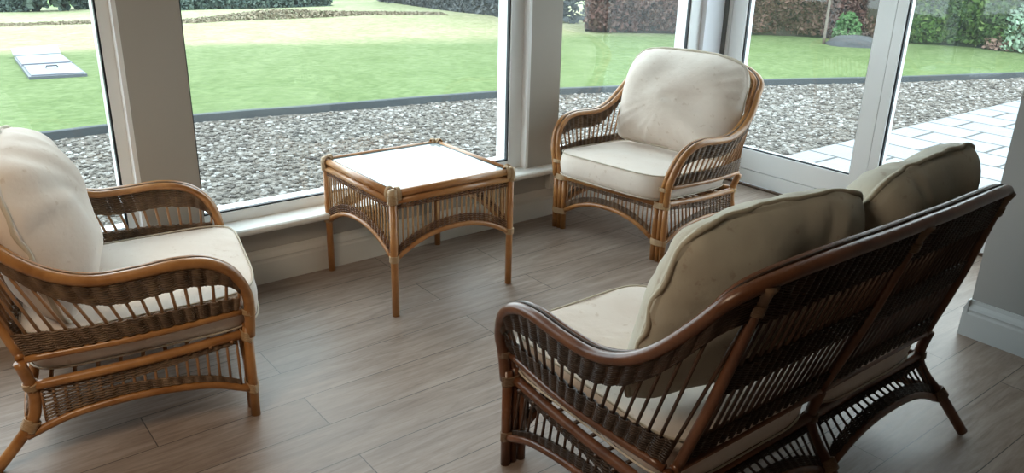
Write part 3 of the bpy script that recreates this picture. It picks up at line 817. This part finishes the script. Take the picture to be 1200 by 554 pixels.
def plant(name, label, px, py, size, n, leaf, m, hgt, stemm):
    x, y, z = ray_ground(px, py); t = thing(name, label, 'plant', (x, y, z))
    d = rng.normal(size=(n, 3)); d /= np.linalg.norm(d, axis=1)[:, None]; d[:, 2] = np.abs(d[:, 2]); r = rng.uniform(.4, 1, n)[:, None] ** .5
    P = d * r * np.array([size, size, hgt]) + np.array([0, 0, .03]); leaf_obj('foliage', P, leaf, m, t)
    s = MB()
    for i in range(14):
        a = rng.uniform(0, 6.28); q = rng.uniform(.3, .8); s.tube([(0, 0, 0), (math.cos(a) * size * q * .5, math.sin(a) * size * q * .5, hgt * .5), (math.cos(a) * size * q, math.sin(a) * size * q, hgt * .85)], [.012, .008, .003], 5)
    s.build('stems', stemm, t); return t
stem = mat('plant_stems', (.16, .11, .08), .9)
plant('low_shrub', 'small fresh green shrub against the brown hedge above the dark cover', 991, 46.5, .24, 800, .045, leaf_mat('fresh_green', [(.07, .16, .05), (.11, .22, .08), (.05, .12, .04)]), .42, stem)
plant('dried_plant', 'pinkish brown dried plant at the foot of the green hedge', 1172, 58, .28, 800, .04, leaf_mat('dry_pink', [(.20, .12, .095), (.29, .19, .15), (.13, .075, .06)]), .34, stem)
plant('silver_shrub', 'pale silvery green shrub at the right end of the green hedge', 1195, 60, .36, 1500, .045, leaf_mat('silver_green', [(.20, .30, .20), (.34, .46, .34), (.12, .22, .13)]), .85, stem)

# far features
def far_line(pts): return [ray_ground(*p)[:2] for p in pts]
hazeg = leaf_mat('far_green', [(.05, .08, .075), (.07, .10, .09), (.10, .14, .11)]); woodm = leaf_mat('far_wood', [(.07, .08, .088), (.095, .105, .11), (.13, .135, .135)])
drym = leaf_mat('dry_bank', [(.20, .16, .11), (.30, .25, .18), (.15, .15, .09)])
def bank(name, label, cat, pts, height, width, n, size, m, kind=None, clump=0):
    L = np.array(far_line(pts)); seg = np.r_[0, np.cumsum(np.linalg.norm(np.diff(L, axis=0), axis=1))]
    u = rng.uniform(0, seg[-1], n); x = np.interp(u, seg, L[:, 0]); y = np.interp(u, seg, L[:, 1])
    hh = height(u / seg[-1]) if callable(height) else np.full(n, height)
    if clump: hh = hh * (1 + clump * np.array([fbm(a * 1.6, 0, 7) for a in u]))
    h = rng.uniform(0, 1, n); w = width * np.sqrt(1 - h ** 2); a = rng.uniform(-1, 1, n)
    P = np.c_[x + a * w * .2, y + a * w, np.array([gz(p, q) for p, q in zip(x, y)]) + h * hh]
    c = P.mean(0); c[2] = P[:, 2].min(); o = leaf_obj(name, P - c, size, m); o.location = c
    tag(o, label, cat, kind=kind); return o
bank('dry_grass_bank', 'thin brownish bank of dry grass crossing the pale field behind the lawn', 'bank', [(-60, 33), (60, 29), (110, 27), (230, 26), (330, 22), (420, 17), (520, 17)],
     lambda u: .02 + .15 * np.exp(-((u - .62) / .14) ** 2), .35, 9000, .035, drym, kind='stuff')
bank('hedgerow', 'low dark hedgerow on the far field edge at the top of the middle window', 'hedge', [(196, 12), (260, 10), (330, 8), (385, 6)], .36, .4, 7000, .055, hazeg, clump=.6)
bank('field_hedge', 'low dark hedge on the horizon left of the bushy trees', 'hedge', [(-120, 15), (-40, 14), (34, 13)], .30, .3, 3500, .055, hazeg, clump=.4)
bank('field_hedge', 'low dark hedge on the horizon between the bushy trees and the left window post', 'hedge', [(88, 11), (120, 10), (196, 10)], .30, .3, 3000, .055, hazeg, clump=.4)
bank('woodland', 'hazy grey green woodland rising along the horizon before the brown hedge', 'wood', [(450, 3), (520, 12), (590, 19), (640, 22), (676, 24)], 3.0, .8, 26000, .09, woodm, kind='stuff', clump=.6)
def tree(px, py, h, r, label):
    x, y, z = ray_ground(px, py); t = thing('field_tree', label, 'tree', (x, y, z), group='bushy trees at the far edge of the field')
    n = 2200; d = rng.normal(size=(n, 3)); d /= np.linalg.norm(d, axis=1)[:, None]
    rr = rng.uniform(.5, 1, n)[:, None] ** .5; P = d * rr * np.array([r, r, h * .48]) * (1 + .25 * np.array([[fbm(*(q * 3))] for q in d])) + np.array([0, 0, h * .52])
    leaf_obj('crown', P, .11, hazeg, t); MB().tube([(0, 0, 0), (0, 0, h * .5)], [.09, .05], 7).build('trunk', dark, t)
tree(42, 13, 2.2, .62, 'dark bushy tree at the far field edge, left of the pair above the flat covers')
tree(74, 12, 2.4, .68, 'dark bushy tree at the far field edge, right of the pair above the flat covers')

# flat pale covers lying on the lawn
cm_ = mat('pale_cover_sheet', (.17, .18, .215), .45); cf = mat('cover_edge', (.09, .10, .12), .5)
pts = {k: np.array(ray_ground(*p)) for k, p in {'a': (34, 93), 'b': (102, 89), 'c': (73, 66.5), 'd': (17, 70)}.items()}
ctr = sum(pts.values()) / 4
t = thing('lawn_cover', 'flat pale grey hinged cover of three panels lying on the lawn', 'cover', tuple(ctr))
def quad_slab(P, th, lift, name, m, parent, inset=.0):
    P = [np.array(p) - ctr for p in P]; c = sum(P) / 4; P = [c + (p - c) * (1 - inset) for p in P]
    V = [(p[0], p[1], p[2] + lift[i]) for i, p in enumerate(P)] + [(p[0], p[1], p[2] + lift[i] + th) for i, p in enumerate(P)]
    return MB().add(V, [(3,2,1,0),(4,5,6,7),(0,1,5,4),(1,2,6,5),(2,3,7,6),(3,0,4,7)], False).build(name, m, parent)
A_, B_, C_, D_ = pts['a'], pts['b'], pts['c'], pts['d']
L_ = lambda p, q, u: p + (q - p) * u
fr1 = quad_slab([L_(A_, D_, -.02), L_(B_, C_, -.02), L_(B_, C_, .50), L_(A_, D_, .50)], .03, [0, 0, 0, 0], 'frame', cf, t)
quad_slab([L_(A_, D_, -.02), L_(B_, C_, -.02), L_(B_, C_, .50), L_(A_, D_, .50)], .012, [.031] * 4, 'panel', cm_, t, .10)
fr2 = quad_slab([L_(A_, D_, .53), L_(B_, C_, .53), L_(B_, C_, 1.0), L_(A_, D_, 1.0)], .03, [0, 0, 0, 0], 'frame', cf, t)
quad_slab([L_(A_, D_, .53), L_(B_, C_, .53), L_(B_, C_, 1.0), L_(A_, D_, 1.0)], .012, [.031] * 4, 'panel', cm_, t, .07)
quad_slab([L_(A_, D_, 1.04), L_(B_, C_, 1.04), L_(B_, C_, 1.20), L_(A_, D_, 1.18)], .012, [.03, .03, .10, .09], 'tilted_panel', mat('white_cover_sheet', (.24, .26, .28), .4), t)
hc = (A_ + B_) / 2 + ((C_ + D_) / 2 - (A_ + B_) / 2) * .27 - ctr
MB().tube([hc + np.array([-.06, 0, .05]), hc + np.array([-.05, 0, .07]), hc + np.array([.05, 0, .07]), hc + np.array([.06, 0, .05])], .008, 6).build('handle', gm, t)

# ------------------------------------------------------------------ light
w = bpy.data.worlds.new('World'); bpy.context.scene.world = w; w.use_nodes = True; nt = w.node_tree
bg = nt.nodes['Background']; tc = nt.nodes.new('ShaderNodeTexCoord'); sx = nt.nodes.new('ShaderNodeSeparateXYZ'); cr_ = nt.nodes.new('ShaderNodeValToRGB')
nt.links.new(tc.outputs['Generated'], sx.inputs[0]); nt.links.new(sx.outputs['Z'], cr_.inputs['Fac']); nt.links.new(cr_.outputs['Color'], bg.inputs['Color'])
e = cr_.color_ramp.elements; e[0].position = 0; e[0].color = (.86, .93, 1.0, 1); e[1].position = 1; e[1].color = (.82, .92, 1.0, 1)
bg.inputs['Strength'].default_value = 2.1
def area(name, loc, rot, sx_, sy_, energy, col):
    L = bpy.data.lights.new(name, 'AREA'); L.shape = 'RECTANGLE'; L.size = sx_; L.size_y = sy_; L.energy = energy; L.color = col
    o = bpy.data.objects.new(name, L); C.objects.link(o); o.location = loc; o.rotation_euler = rot; return o
for (x, y, p) in ((-.9, 1.1, 15),):
    area('ceiling_downlight', (x, y, 2.47), (0, 0, 0), .9, .9, p, (1, .80, .58))

# ------------------------------------------------------------------ camera
cam = bpy.data.cameras.new('camera'); co = bpy.data.objects.new('camera', cam); C.objects.link(co)
cam.sensor_fit = 'HORIZONTAL'; cam.sensor_width = 36; cam.lens = 951 / 1200 * 36; cam.clip_start = .05; cam.clip_end = 300
mw = Matrix([[*CM[0], 0], [*CM[1], 0], [*CM[2], 1.5], [0, 0, 0, 1]]); co.matrix_world = mw
sc = bpy.context.scene; sc.camera = co
sc.view_settings.view_transform = 'Standard'; sc.view_settings.look = 'None'; sc.view_settings.gamma = 1; sc.view_settings.use_curve_mapping = False
sc.view_settings.exposure = 1.42
